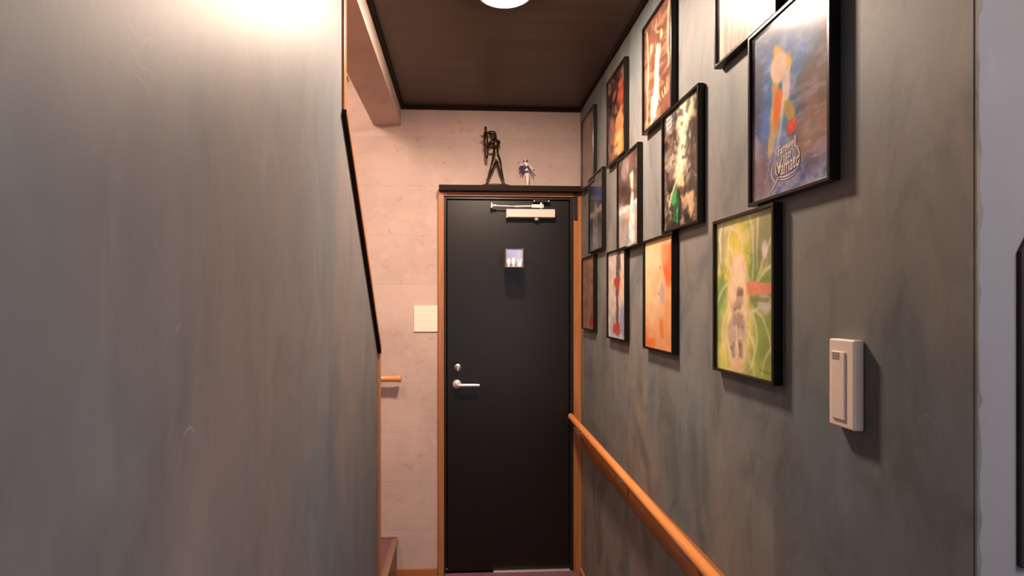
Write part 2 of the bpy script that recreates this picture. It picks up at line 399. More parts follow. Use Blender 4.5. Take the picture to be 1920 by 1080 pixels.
# ------------------------------------------------------------------ stairs
stair = tag(empty('staircase', (at_y(742, 1008, YB).x, YB-.4, 0)), 'stairs with purple carpeted treads rising behind the left wall', 'stairs')
sx = at_y(742, 1008, YB).x; rise = at_y(742, 1008, YB).z
y0s = YL+T+.02
for i in range(4):
    x1 = sx - i*.22; x0 = x1-.22
    z1 = rise*(i+1) - i*.02
    if x0 < XS: x0 = XS+.001
    if i == 0: y0, y1 = YL+T+.015, YB-.013
    else: y0, y1 = YL+T+.015, YB-.013
    obj('riser', bx(x0, x1, y0, y1, (z1-rise+.02) if i else .001, z1-.022), M['stair'], stair)
    obj('tread', bx(x0, x1+.012, y0, y1, z1-.022, z1), M['carpet'], stair, bevel=.004)
    obj('nosing', bx(x1-.02, x1+.014, y0-.001, y1, z1-.024, z1+.003), M['stair'], stair, bevel=.003)
obj('stringer', bx(XS+.01, sx+.006, YB-.0125, YB-.001, .0, rise+.006), M['stair'], stair)

# ------------------------------------------------------------------ door
YD = YB-.012     # face of the leaf
door = tag(empty('door_1', (at_y(950, 800, YB).x, YD, SILL)), kind='structure')
lx0 = at_y(838, 700, YD).x; lx1 = at_y(1067.5, 700, YD).x; lz1 = at_y(950, 375.5, YD).z; lz0 = SILL+.004
obj('door_panel', bx(lx0, lx1, YD, YD+.04, lz0, lz1), M['door'], door, bevel=.003)
# black metal frame around the leaf, then the stained wood casing
b = NB(); fy = YD-.010
fx0 = at_y(832.5, 700, fy).x; fx1 = at_y(1075.5, 700, fy).x; fz1 = at_y(950, 369, fy).z
box(b, fx0, lx0-.003, fy, YD+.05, SILL, fz1); box(b, lx1+.003, fx1, fy, YD+.05, SILL, fz1); box(b, lx0-.003, lx1+.003, fy, YD+.05, lz1+.003, fz1)
obj('door_frame', b, M['door_frame_black'], door, bevel=.0015)
cy = YD-.022
cx0 = at_y(822, 700, cy).x; cx1 = at_y(832.5, 700, cy).x; cz = at_y(950, 357.5, cy).z
obj('casing', bx(cx0, cx1, cy, YD+.02, 0.001, cz), M['wood_z'], door, bevel=.0015)
kx0 = at_y(1076, 700, cy).x
obj('casing', bx(kx0, XR-.001, cy, YD+.02, 0.001, cz), M['wood_z'], door, bevel=.0015)
obj('casing', bx(cx1, kx0, cy, YD+.02, fz1, cz), M['wood_x'], door, bevel=.0015)
obj('casing_strip', bx(kx0-.001, kx0+.016, cy-.012, cy, at_y(1080, 412, cy).z, cz), M['dark_plastic'], door, bevel=.001)  # narrow dark strip on the upper part of the right casing
obj('threshold', bx(at_y(925, 1064, YD).x, lx1, YD-.020, YD-.002, SILL, SILL+.006), M['chrome'], door, bevel=.001)
# lever handle and thumb lock
hp = at_y(857, 720, YD)
hd = obj('door_handle', lathe(NB(), [(0, .014), (.016, .0135), (.0215, .011), (.0235, .006), (.0235, 0)], hp, (0, -1, 0)), M['chrome'], door, smooth=True)
b = NB(); e = at_y(899, 721, YD-.05)
path_tube(b, [hp, hp+Vector((0, -.025, 0)), hp+Vector((.002, -.040, 0)), hp+Vector((.012, -.048, 0)), hp+Vector((.03, -.050, 0)), Vector((e.x-.02, YD-.050, hp.z)), Vector((e.x, YD-.048, hp.z-.001))], [.0095, .0095, .0098, .0098, .0092, .0085, .0075], 16)
obj('lever', b, M['chrome'], hd, smooth=True)
lp = at_y(858.5, 689, YD)
lk = obj('lock_rose', lathe(NB(), [(0, .007), (.014, .0065), (.0185, .004), (.0195, 0)], lp, (0, -1, 0)), M['steel'], door, smooth=True)
obj('thumb_turn', bx(lp.x-.004, lp.x+.004, YD-.020, YD-.005, lp.z-.012, lp.z+.012), M['chrome'], lk, bevel=.002)
# door closer
cyf = YD-.045
c0 = at_y(951, 391.5, cyf); c1 = at_y(1041, 407.5, cyf)
cb = obj('closer_body', bx(c0.x, c1.x, cyf, YD-.001, c1.z, c0.z), M['closer'], door, bevel=.003)
obj('closer_cap', bx(c0.x-.004, c0.x+.002, cyf-.001, YD-.001, c1.z-.003, c0.z), M['closer'], cb, bevel=.001)
sp = at_y(1006, 410, cyf+.02)
obj('spindle_cap', lathe(NB(), [(0, -.016), (.010, -.015), (.0125, -.011), (.0125, .0)], (sp.x, sp.y, c1.z+.0), (0, 0, 1)), M['chrome'], cb, smooth=True)
ya = YD-.040
b = NB(); a0 = at_y(922, 385.5, ya); a1 = at_y(966, 387, ya); a2 = at_y(997, 386.5, ya); a3 = at_y(1019, 387, ya)
tube(b, a0, a1, .0035); tube(b, a1, a2, .0055)
box(b, a2.x, a3.x, ya-.006, ya+.008, a2.z-.0085, a2.z+.0085)
tube(b, (a0.x, ya, a0.z-.012), (a0.x, ya, a0.z+.015), .0055); tube(b, a0+Vector((.006, 0, 0)), a0+Vector((.024, 0, 0)), .0075)
arm = obj('closer_arm', b, M['chrome'], door, smooth=True)
tube_b = tube(NB(), (a3.x-.012, ya, a2.z-.012), (a3.x-.012, ya, a2.z+.018), .007)
obj('arm_pivot', tube_b, M['chrome'], arm, smooth=True)
b = NB(); m0 = at_y(1000, 379.5, ya+.01); m1 = at_y(1031, 375.5, ya+.01)
box(b, m0.x, m1.x, ya+.006, YD-.008, m0.z, m1.z+.002)
mp = obj('mounting_plate', b, M['dark_plastic'], arm, bevel=.001)
for xx in (m0.x+.005, m1.x-.006): obj('screw', lathe(NB(), [(0, .003), (.0035, .002), (.004, 0)], (xx, ya+.006, (m0.z+m1.z)/2), (0, -1, 0), 12), M['steel'], arm, smooth=True)

# dark shelf board over the door
YH = YB-.075
hz0 = at_y(950, 357.8, YH).z; hz1 = at_y(950, 347.2, YH).z
shelf = obj('display_ledge', bx(at_y(823, 350, YH).x, XR-.001, YH, YB-.001, hz0, hz1), M['darkwood'], bevel=.002)
tag(shelf, 'dark brown wooden ledge running across the top of the black door', 'shelf')

# display box on the door
YX = YD-.17
bL = at_y(948.5, 465.5, YX); bR = at_y(981, 501, YX)
box_o = tag(empty('display_box', ((bL.x+bR.x)/2, YD-.08, bR.z)), 'small open box with pale blue back mounted on the black door', 'display box')
t_ = .0035
obj('side_panel', bx(bL.x, bL.x+t_, YX, YD-.0005, bR.z, bL.z), M['box_side'], box_o)
obj('side_panel', bx(bR.x-t_, bR.x, YX, YD-.0005, bR.z, bL.z), M['box_side'], box_o)
b = NB(); box(b, bL.x+t_, bR.x-t_, YX, YD-.0005, bR.z, bR.z+t_); obj('bottom_panel', b, M['box_side'], box_o)
b = NB(); box(b, bL.x+t_, bR.x-t_, YX, YD-.0005, bL.z-t_, bL.z); obj('top_panel', b, M['glass'], box_o)
obj('back_panel', bx(bL.x+t_, bR.x-t_, YX+.040, YX+.044, bR.z+t_, bL.z-t_), M['box_blue'], box_o)
labs = ['leftmost small white ornament standing in the blue-backed box on the door',
        'middle small white ornament, tallest in the blue-backed box on the door',
        'rightmost small white ornament with a notched top in the blue-backed door box']
for i, px in enumerate((953.5, 963, 974.5)):
    c = at_y(px, 500, YX+.018); zb = bR.z+t_+.0003; h = (.042, .047, .040)[i]; r = .0105
    b = lathe(NB(), [(0, 0), (r*.55, 0), (r*.62, h*.1), (r*.55, h*.18), (r, h*.42), (r*1.02, h*.62), (r*.8, h*.82), (r*.45, h*.94), (0, h)] if i < 2 else
              [(0, 0), (r*.9, 0), (r*1.05, h*.15), (r*1.0, h*.42), (r*.6, h*.55), (r*.35, h*.6), (0, h*.6)], (c.x, c.y, zb), n=20)
    if i == 2:
        for s in (-1, 1): tube(b, (c.x+s*.004, c.y, zb+h*.4), (c.x+s*.0095, c.y, zb+h), .005, .0028, 10)
    tag(obj('white_ornament', b, M['ceramic'], smooth=True), labs[i], 'ornament', 'white ornaments in the door box')

# ------------------------------------------------------------------ painted prints
def sl2(c): c = np.asarray(c, float); return np.where(c <= .04045, c/12.92, ((c+.055)/1.055)**2.4)
def hexc(h): h = h.lstrip('#'); return np.array([int(h[i:i+2], 16)/255 for i in (0, 2, 4)])
class Canvas:
    def __init__(s, w, h, base, seed=1):
        s.w, s.h = w, h; u = (np.arange(w)+.0)/(w-1); v = np.arange(h)/(h-1)
        s.U, s.V = np.meshgrid(u, v); s.im = np.tile(hexc(base), (h, w, 1)); s.rs = np.random.RandomState(seed); s.asp = .70
    def nz(s, su, sv, octs=4, ang=0.0):
        out = np.zeros((s.h, s.w)); amp = 1; tot = 0
        ca, sa = math.cos(ang), math.sin(ang)
        for o in range(octs):
            fu, fv = su*2**o, sv*2**o
            g = s.rs.rand(int(fv*2.2)+6, int(fu*2.2)+6)
            uu = s.U*.7-.35; vv = s.V-.5
            x = ((uu*ca - vv*sa)+.8)*fu*1.2; y = ((uu*sa + vv*ca)+.8)*fv*1.2
            x = np.clip(x, 0, g.shape[1]-2.001) if False else np.mod(x, g.shape[1]-1.001); y = np.mod(y, g.shape[0]-1.001)
            xi, yi = x.astype(int), y.astype(int); fx, fy = x-xi, y-yi; fx = fx*fx*(3-2*fx); fy = fy*fy*(3-2*fy)
            a = g[yi, xi]*(1-fx)+g[yi, xi+1]*fx; b_ = g[yi+1, xi]*(1-fx)+g[yi+1, xi+1]*fx
            out += amp*(a*(1-fy)+b_*fy); tot += amp; amp *= .55
        return out/tot
    def put(s, a, col):
        a = np.clip(a, 0, 1)[..., None]; s.im = s.im*(1-a)+hexc(col)*a
    def grad(s, c, v0, v1, amt=1, axis='v'):
        t = ((s.V if axis == 'v' else s.U)-v0)/(v1-v0); t = np.clip(t, 0, 1); s.put(t*t*(3-2*t)*amt, c)
    def clouds(s, col, su, sv, lo, hi, amt=1, mask=None, ang=0):
        n = s.nz(su, sv, 4, ang); a = np.clip((n-lo)/(hi-lo), 0, 1)*amt
        s.put(a if mask is None else a*mask, col)
    def blob(s, cu, cv, ru, rv, col, soft=.3, rot=0, amt=1, rough=0.0):
        du, dv = (s.U-cu)*s.asp, s.V-cv; ca, sa = math.cos(rot), math.sin(rot)
        x = (du*ca+dv*sa)/(ru*s.asp); y = (-du*sa+dv*ca)/rv
        d = np.sqrt(x*x+y*y)
        if rough: d = d + (s.nz(9, 9, 3)-.5)*rough
        a = np.clip((1+soft*.5-d)/soft, 0, 1); a = a*a*(3-2*a)*amt; s.put(a, col); return a
    def poly(s, pts, col, soft=.012, amt=1, rough=0.0):
        P = [(p[0]*s.asp, p[1]) for p in pts]; X, Y = s.U*s.asp, s.V
        if rough:
            X = X+(s.nz(8, 8, 3)-.5)*rough; Y = Y+(s.nz(8, 8, 3)-.5)*rough
        ins = np.zeros_like(X, bool); D = np.full_like(X, 9.)
        for (x0, y0), (x1, y1) in zip(P, P[1:]+P[:1]):
            c = ((y0 > Y) != (y1 > Y)) & (X < (x1-x0)*(Y-y0)/((y1-y0) or 1e-9)+x0); ins ^= c
            L2 = (x1-x0)**2+(y1-y0)**2+1e-12; t = np.clip(((X-x0)*(x1-x0)+(Y-y0)*(y1-y0))/L2, 0, 1)
            D = np.minimum(D, np.hypot(X-x0-t*(x1-x0), Y-y0-t*(y1-y0)))
        sd = np.where(ins, D, -D); a = np.clip(sd/soft+.5, 0, 1)*amt; s.put(a, col); return a
    def stroke(s, pts, w, col, soft=.006, amt=1, w1=None):
        X, Y = s.U*s.asp, s.V; P = [(p[0]*s.asp, p[1]) for p in pts]; D = np.full_like(X, 9.); n = len(P)-1
        for i, ((x0, y0), (x1, y1)) in enumerate(zip(P, P[1:])):
            L2 = (x1-x0)**2+(y1-y0)**2+1e-12; t = np.clip(((X-x0)*(x1-x0)+(Y-y0)*(y1-y0))/L2, 0, 1)
            ww = w if w1 is None else w+(w1-w)*(i+t)/n
            D = np.minimum(D, np.hypot(X-x0-t*(x1-x0), Y-y0-t*(y1-y0))-ww/2)
        s.put(np.clip(-D/soft+.5, 0, 1)*amt, col)
    def curve(s, p0, p1, p2, w, col, soft=.006, amt=1, w1=None, n=9):
        pts = [((1-t)**2*p0[0]+2*t*(1-t)*p1[0]+t*t*p2[0], (1-t)**2*p0[1]+2*t*(1-t)*p1[1]+t*t*p2[1]) for t in [i/n for i in range(n+1)]]
        s.stroke(pts, w, col, soft, amt, w1)
def finish(c, warp=.02, tex=.16):
    du = (c.nz(5, 6, 4)-.5)*warp*4; dv = (c.nz(5, 6, 4)-.5)*warp*3
    x = np.clip((c.U+du)*(c.w-1), 0, c.w-1.001); y = np.clip((c.V+dv)*(c.h-1), 0, c.h-1.001)
    xi, yi = x.astype(int), y.astype(int); fx, fy = (x-xi)[..., None], (y-yi)[..., None]; I = c.im
    c.im = (I[yi, xi]*(1-fx)+I[yi, xi+1]*fx)*(1-fy)+(I[yi+1, xi]*(1-fx)+I[yi+1, xi+1]*fx)*fy
    n1 = c.nz(14, 10, 3, .5)-.5; n2 = c.nz(9, 16, 3, -.3)-.5
    c.im = np.clip(c.im*(1+tex*2*n1[..., None])+tex*.5*n2[..., None]*np.array([1, .9, .8]), 0, 1); return c
def print_mat(rough=.5):
    m = bpy.data.materials.new('printed_poster_paper'); m.use_nodes = True; nt = m.node_tree; b = nt.nodes['Principled BSDF']
    a = nt.nodes.new('ShaderNodeVertexColor'); a.layer_name = 'print'; nt.links.new(a.outputs[0], b.inputs['Base Color'])
    b.inputs['Roughness'].default_value = rough; b.inputs['Specular IOR Level'].default_value = .12; return m
M['print'] = print_mat()
def grid_mesh(cv, W, H, name, plane='x', off=0.0, gain=1.0):
    """flat printed sheet; photo-left is +Y for the right wall, -X for the back wall"""
    w, h = cv.w, cv.h; U, V = cv.U.ravel(), cv.V.ravel()
    if plane == 'x': co_ = np.stack([np.full_like(U, off), W/2-U*W, H/2-V*H], 1)
    else: co_ = np.stack([U*W-W/2, np.full_like(U, off), H/2-V*H], 1)
    idx = np.arange(w*h).reshape(h, w)
    q = np.stack([idx[:-1, :-1], idx[1:, :-1], idx[1:, 1:], idx[:-1, 1:]], -1).reshape(-1, 4)
    me = bpy.data.meshes.new(name); me.from_pydata(co_.tolist(), [], q.tolist())
    at = me.color_attributes.new('print', 'FLOAT_COLOR', 'POINT')
    c = sl2(np.clip(cv.im, 0, 1)).reshape(-1, 3)*gain; c = np.concatenate([c, np.ones((len(c), 1))], 1)
    at.data.foreach_set('color', c.astype(np.float32).ravel()); me.materials.append(M['print']); return me

def art_nebula():        # blue painting: yellow and orange sweep, red patch
    c = Canvas(170, 242, '#77709a', 11)
    c.clouds('#9aa3c0', 4, 5, .42, .62, .8); c.clouds('#8a6a62', 3, 4, .5, .66, .8)
    c.blob(.50, .30, .46, .40, '#2f6cb4', .8, .25, .98, .5); c.blob(.78, .22, .26, .22, '#4a86cc', .8, .3, .9, .5); c.clouds('#1f4c92', 8, 10, .54, .66, .6)
    c.blob(.22, .62, .10, .30, '#5178c0', .9, -.15, .9, .5); c.blob(.42, .62, .14, .16, '#6aa0cc', .9, .1, .6, .4)
    c.clouds('#b9cfe6', 7, 9, .56, .68, .5); c.clouds('#2f4f86', 7, 9, .56, .68, .35)
    c.blob(.05, .38, .12, .22, '#473f52', .9, 0, .7, .5); c.blob(.92, .52, .30, .20, '#7d5547', .8, .3, .85, .5)
    c.blob(.82, .72, .22, .14, '#96705e', .8, 0, .8, .5); c.blob(.15, .84, .22, .16, '#7f5f5c', .8, 0, .6, .5); c.blob(.98, .3, .12, .1, '#6a4f66', .9, 0, .7, .5)
    c.clouds('#c2b5d2', 6, 14, .55, .7, .45)
    # yellow-orange sweep of paint
    c.poly([(.33, .14), (.40, .18), (.46, .23), (.54, .25), (.56, .30), (.52, .35), (.49, .31), (.44, .30), (.40, .33), (.36, .40), (.30, .30), (.30, .22)], '#f8b21c', .02, 1, .02)
    c.poly([(.30, .28), (.37, .40), (.44, .46), (.42, .56), (.36, .66), (.30, .76), (.24, .78), (.25, .66), (.28, .52), (.28, .38)], '#dfae58', .02, .9, .03)
    c.poly([(.34, .40), (.43, .42), (.42, .54), (.34, .64), (.32, .54)], '#f26f14', .025, 1, .02)
    c.blob(.39, .29, .115, .085, '#f7cfae', .35, .2, 1, .1); c.poly([(.42, .33), (.53, .33), (.53, .44), (.48, .54), (.42, .58), (.43, .46)], '#f5dccb', .02, .95, .02)
    c.curve((.45, .54), (.38, .70), (.28, .88), .022, '#d9e0e2', .02, .8, .004); c.curve((.32, .66), (.28, .78), (.20, .90), .03, '#a9bfd8', .03, .7, .006)
    c.poly([(.46, .50), (.52, .50), (.60, .57), (.60, .62), (.53, .62), (.46, .56)], '#c9a548', .02, .9, .03)
    c.poly([(.49, .625), (.61, .615), (.61, .68), (.50, .70)], '#f0402f', .015, 1, .01)
    c.clouds('#d6e2f0', 16, 20, .64, .76, .5, (c.V > .6)*.6)
    c.grad('#e9d9c8', .08, .0, .35)  # pale lamp glare painted into the top of the print
    return c
def art_green():         # green and yellow painting, cream ribbons, coral bar
    c = Canvas(160, 228, '#b3bf5c', 21)
    c.clouds('#6f9348', 4, 4, .48, .62, .8); c.clouds('#d8d068', 4, 4, .5, .62, .9); c.blob(.95, .15, .3, .2, '#8f8f6c', .9, 0, .8, .4); c.blob(.02, .1, .2, .2, '#a9a58c', .9, 0, .8, .4)
    c.blob(.9, .75, .22, .22, '#86a04a', .8, 0, .8, .4); c.blob(.38, .28, .22, .22, '#e6cf56', .8, 0, .9, .3); c.blob(.35, .8, .32, .24, '#e8d67c', .8, 0, .8, .4); c.blob(.05, .48, .12, .1, '#7fa65a', .7, 0, .7, .4)
    for a in (((.1, .02), (.0, .2), (.2, .38)), ((.28, .05), (.14, .25), (.34, .40)), ((.30, .05), (.52, .1), (.50, .32)), ((.62, .02), (.72, .2), (.66, .42)), ((.98, .16), (.82, .28), (.70, .48)),
              ((.95, .34), (.8, .36), (.72, .46)), ((.75, .04), (.74, .2), (.74, .34)), ((.0, .56), (.15, .4), (.28, .42)), ((.62, .62), (.8, .56), (.98, .58)), ((.60, .60), (.88, .72), (.60, .98)),
              ((.22, .60), (.02, .72), (.22, .95)), ((.7, .6), (.9, .62), (.96, .85)), ((.5, .7), (.8, .8), (.62, .96)), ((.98, .8), (.84, .86), (.82, .97)), ((.05, .1), (.12, .25), (.02, .34))):
        c.curve(*a, .022, '#f2e6c6', .02, .75, .008)
    c.blob(.86, .56, .10, .06, '#e6d3d2', .8, .3, .8, .4); c.blob(.86, .24, .04, .05, '#efdcd6', .8, 0, .8, .3)
    # pale warm column with violet-grey strokes
    c.poly([(.36, .20), (.46, .22), (.58, .34), (.60, .48), (.54, .62), (.58, .80), (.46, .97), (.32, .97), (.20, .80), (.24, .58), (.26, .40)], '#f3cf9c', .05, .95, .04)
    c.blob(.42, .34, .13, .10, '#f6cfb6', .5, 0, 1, .15); c.blob(.30, .50, .08, .1, '#f3c7ae', .6, 0, .9, .2)
    c.poly([(.42, .43), (.50, .46), (.52, .56), (.46, .60), (.40, .585), (.32, .63), (.28, .57), (.37, .54)], '#8d6c72', .018, 1, .03)
    c.poly([(.30, .62), (.50, .60), (.56, .72), (.56, .80), (.48, .76), (.36, .80), (.24, .80), (.23, .72)], '#a98d88', .025, .9, .03)
    c.poly([(.26, .80), (.36, .80), (.36, .90), (.32, .92)], '#8f7b7c', .018, .95, .02); c.poly([(.42, .79), (.50, .78), (.50, .91), (.43, .91)], '#8f7373', .018, .95, .02)
    c.stroke([(.385, .70), (.40, .80), (.38, .96)], .015, '#f7e4cc', .012, .9)
    c.blob(.42, .95, .09, .05, '#f0ab92', .6, 0, .8, .2)
    for a in (((.30, .45), (.34, .6), (.26, .74)), ((.46, .36), (.58, .5), (.56, .66)), ((.36, .30), (.30, .42), (.36, .52)), ((.50, .58), (.60, .74), (.52, .92)), ((.24, .66), (.20, .8), (.30, .96)), ((.42, .26), (.50, .34), (.46, .44))):
        c.curve(*a, .026, '#f6e2b8', .03, .7, .010)
    c.clouds('#f4dcae', 8, 12, .50, .62, .5, ((c.U > .15) & (c.U < .7))*1.0)
    c.poly([(.56, .415), (1.0, .435), (1.0, .50), (.56, .50)], '#ef9273', .012, .95, .015)
    for i in range(4): c.stroke([(.60+i*.1, .445), (.64+i*.1, .475)], .008, '#dd7a5c', .01, .6)
    c.stroke([(.64, .53), (.90, .535)], .028, '#7d7c44', .015, .7); c.stroke([(.78, .94), (.84, .955), (.94, .955)], .006, '#5c5a38', .006, .8)
    return c
def art_sky_figure():    # dark painting with a pale column and green brushwork
    c = Canvas(110, 156, '#4b3a33', 31)
    c.clouds('#2b221f', 6, 7, .46, .6, .8); c.clouds('#80695c', 7, 9, .52, .64, .8); c.clouds('#c9c0ae', 10, 13, .60, .72, .6)
    c.poly([(.38, .0), (.92, .0), (.82, .20), (.70, .38), (.60, .60), (.45, .72), (.34, .66), (.42, .44)], '#d8d8b6', .07, .9, .16)
    c.poly([(.52, .02), (.72, .02), (.64, .24), (.56, .46), (.48, .60), (.46, .44), (.52, .2)], '#f3efce', .04, .9, .08)
    c.clouds('#8f958c', 8, 10, .60, .72, .5)
    c.poly([(.04, .02), (.36, .0), (.34, .10), (.06, .16)], '#9fb6c0', .03, .5, .10)
    for i in range(3): c.stroke([(.08, .04+i*.04), (.20, .035+i*.035), (.32, .02+i*.03)], .012, '#e6e6e0', .01, .85)
    c.poly([(.28, .66), (.44, .72), (.46, .84), (.40, .98), (.26, .98), (.30, .84), (.22, .76)], '#3f9a58', .02, 1, .05)
    c.poly([(.44, .60), (.54, .56), (.60, .66), (.56, .80), (.48, .78)], '#e8c48c', .02, .9, .04); c.poly([(.52, .78), (.82, .74), (.86, .88), (.78, .96), (.70, .86), (.54, .90)], '#d9b58e', .02, .9, .04)
    c.curve((.14, .80), (.26, .66), (.46, .58), .02, '#f0e0b4', .015, .9); c.clouds('#1f1a17', 9, 9, .60, .7, .6)
    return c
def art_orange():
    c = Canvas(90, 128, '#f3b681', 41)
    c.grad('#f08a4a', .55, .95, .85); c.blob(.25, .35, .4, .4, '#f9d9ab', .9, 0, .9, .2); c.clouds('#f6c79c', 3, 4, .45, .6, .6)
    c.blob(.85, .8, .2, .3, '#f5a670', .8, 0, .6, .3)
    c.poly([(.70, .08), (.98, .06), (1.0, .36), (.86, .44), (.76, .42), (.64, .24)], '#ee7340', .05, .95, .05); c.blob(.72, .14, .14, .1, '#f4a06a', .8, 0, .8, .2)
    c.blob(.62, .50, .09, .10, '#cfaeb8', .7, .2, .9, .3); c.stroke([(.54, .26), (.57, .27)], .012, '#7a5a44', .01, .9); c.stroke([(.48, .49), (.52, .50)], .012, '#7a6a50', .01, .9)
    c.poly([(.50, .72), (.66, .74), (.74, .90), (.60, .88)], '#dd7d3c', .04, .7, .06)
    c.poly([(.06, .86), (.56, .84), (.56, .91), (.08, .91)], '#f3b488', .02, .7, .02); c.poly([(.06, .92), (.34, .92), (.34, .98), (.06, .98)], '#ee7a3c', .03, .8, .03)
    return c
def art_sepia_poster():  # brown with cream vertical sweep
    c = Canvas(90, 128, '#7d5443', 51)
    c.clouds('#5f3d30', 5, 9, .46, .6, .8); c.clouds('#a67a62', 5, 12, .52, .62, .8)
    c.poly([(.46, .30), (.60, .34), (.56, .60), (.58, .78), (.42, .96), (.22, .98), (.24, .82), (.36, .64)], '#f6ecc8', .04, 1, .06)
    c.curve((.10, .06), (.18, .40), (.10, .95), .03, '#eac9a8', .025, .9); c.curve((.92, .02), (.80, .3), (.88, .6), .04, '#eec8a4', .03, .8)
    c.curve((.45, .06), (.38, .16), (.52, .20), .022, '#e6bf92', .02, .8); c.blob(.26, .26, .06, .05, '#e8bfa0', .7, 0, .8, .2); c.blob(.62, .25, .05, .05, '#e6cf9c', .7, 0, .8, .2)
    for i in range(5): c.stroke([(.50+i*.08, .80-i*.015), (.54+i*.08, .86-i*.015)], .016, '#f4d8ae', .01, .8)
    c.stroke([(.44, .76), (.66, .70)], .02, '#b98a6a', .02, .5)
    return c
def art_red_dark():
    c = Canvas(60, 86, '#3a2522', 61)
    c.clouds('#1f1614', 5, 6, .46, .58, .8); c.clouds('#8a6a5e', 6, 8, .55, .66, .8)
    c.poly([(.55, .12), (.85, .12), (.95, .35), (.72, .52), (.60, .40)], '#b0503a', .06, .85, .14); c.poly([(.40, .55), (.85, .45), (.92, .96), (.30, .98)], '#d98a52', .07, .9, .18)
    c.blob(.62, .84, .2, .14, '#efb06a', .6, 0, .9, .3); c.blob(.25, .62, .18, .16, '#9a6a58', .7, 0, .8, .4); c.clouds('#4a2a26', 7, 8, .6, .7, .7)
    return c
def art_white_figure():  # brown above, bright band, grey-white below
    c = Canvas(70, 100, '#6a5148', 71)
    c.clouds('#43342f', 5, 6, .46, .6, .8); c.poly([(0, .55), (1, .52), (1, .60), (0, .63)], '#efe6dc', .03, .85, .02); c.poly([(0, .62), (1, .60), (1, 1), (0, 1)], '#b9a79c', .04, .9, .02)
    c.poly([(.60, .24), (.74, .22), (.76, .52), (.82, .98), (.50, .98), (.60, .60)], '#f1e6da', .03, .95, .05); c.blob(.34, .14, .2, .12, '#b9a8a0', .8, 0, .6, .5)
    c.clouds('#8ea6c0', 6, 9, .56, .68, .6, (c.V > .55)*1.0); c.clouds('#5b4740', 5, 7, .58, .7, .6, (c.V < .5)*1.0); c.blob(.7, .28, .06, .05, '#f3ddc8', .5)
    return c
def art_red_scarf():
    c = Canvas(60, 86, '#e6d3c8', 81)
    c.grad('#b6bfd0', .5, 1, .6); c.clouds('#f2e2d2', 4, 5, .5, .62, .6)
    c.poly([(.48, .02), (.70, .02), (.72, .30), (.60, .55), (.62, .96), (.44, .96), (.46, .5)], '#544a52', .04, .85, .08)
    c.poly([(.34, .32), (.60, .26), (.72, .34), (.66, .46), (.52, .42), (.36, .38)], '#c9524a', .03, 1, .05); c.poly([(.30, .84), (.72, .82), (.70, .95), (.30, .95)], '#c2504a', .03, .95, .03)
    c.poly([(.66, .20), (.86, .30), (.82, .60), (.70, .56)], '#f0c9a6', .04, .9, .05); c.blob(.86, .8, .14, .2, '#8fa3cc', .8, 0, .7, .2)
    return c
def art_blue_night():
    c = Canvas(50, 72, '#3b3a44', 91)
    c.grad('#8c8a8c', .55, 1, .8); c.blob(.55, .25, .4, .14, '#3c5a96', .8, 0, .8, .4); c.poly([(0, .47), (1, .44), (1, .52), (0, .54)], '#cdb3a4', .03, .7, .02)
    c.poly([(.30, .40), (.55, .36), (.62, .70), (.60, .98), (.22, .98)], '#a3a0a4', .05, .7, .1); c.clouds('#6b5148', 5, 7, .52, .64, .6); c.blob(.4, .3, .12, .06, '#7a3d34', .6, 0, .7, .3)
    return c
def art_tan():
    c = Canvas(44, 64, '#b08a72', 101)
    c.clouds('#8d6a58', 5, 8, .5, .62, .7); c.poly([(.35, .1), (.6, .1), (.62, .8), (.35, .85)], '#9c7460', .06, .6, .1); c.poly([(.62, .84), (.92, .82), (.92, .96), (.62, .96)], '#b04440', .03, .95, .02)
    return c
def art_brown_grey():
    c = Canvas(40, 58, '#7a655a', 111)
    c.clouds('#5d4a42', 4, 5, .5, .62, .7); c.clouds('#978177', 4, 6, .54, .64, .6); return c
def art_pale_top():      # pale paper with a grey-brown brushed crown
    c = Canvas(110, 156, '#e8dacb', 121)
    c.grad('#d8c4ba', .5, 1, .5)
    for i in range(26):
        r = c.rs.rand(5); u0 = .12+.5*r[0]
        c.curve((u0, 1.0), (u0+.1*(r[1]-.5), .85), (u0+.22*(r[2]-.4), .66+.14*r[3]), .02, ('#8f7462', '#a98b7a', '#c9a98c', '#6f5a50')[int(r[4]*4)], .02, .6, .006)
    c.blob(.2, .9, .2, .14, '#b39a98', .9, 0, .4, .4); return c

# ------------------------------------------------------------------ framed posters on the right wall
FW, FH, FD, FB = .258, .365, .020, .0075
def frame_bm():
    bm = NB()
    o = [(-FW/2, -FH/2), (FW/2, -FH/2), (FW/2, FH/2), (-FW/2, FH/2)]; i = [(-FW/2+FB, -FH/2+FB), (FW/2-FB, -FH/2+FB), (FW/2-FB, FH/2-FB), (-FW/2+FB, FH/2-FB)]
    for k in range(4):
        j = (k+1) % 4; vs = []
        for x in (-.001, -FD): vs.append([bm.verts.new((x, *p)) for p in (o[k], o[j], i[j], i[k])])
        A, B = vs
        bm.faces.new(A); bm.faces.new(B[::-1])
        for a in range(4): bm.faces.new([A[a], B[a], B[(a+1) % 4], A[(a+1) % 4]])
    bmesh.ops.remove_doubles(bm, verts=bm.verts[:], dist=1e-5)
    # drop the inner mitre faces that now coincide
    seen = {}
    for f in list(bm.faces):
        k = frozenset(v.index for v in f.verts) if False else tuple(sorted(round(x, 5) for x in f.calc_center_median()))
        seen.setdefault((k, round(f.calc_area(), 7), tuple(round(x, 5) for x in f.calc_center_median())), []).append(f)
    for g in seen.values():
        if len(g) > 1: bmesh.ops.delete(bm, geom=g, context='FACES_ONLY')
    return bm
proto_frame = proto_back = proto_glass = None
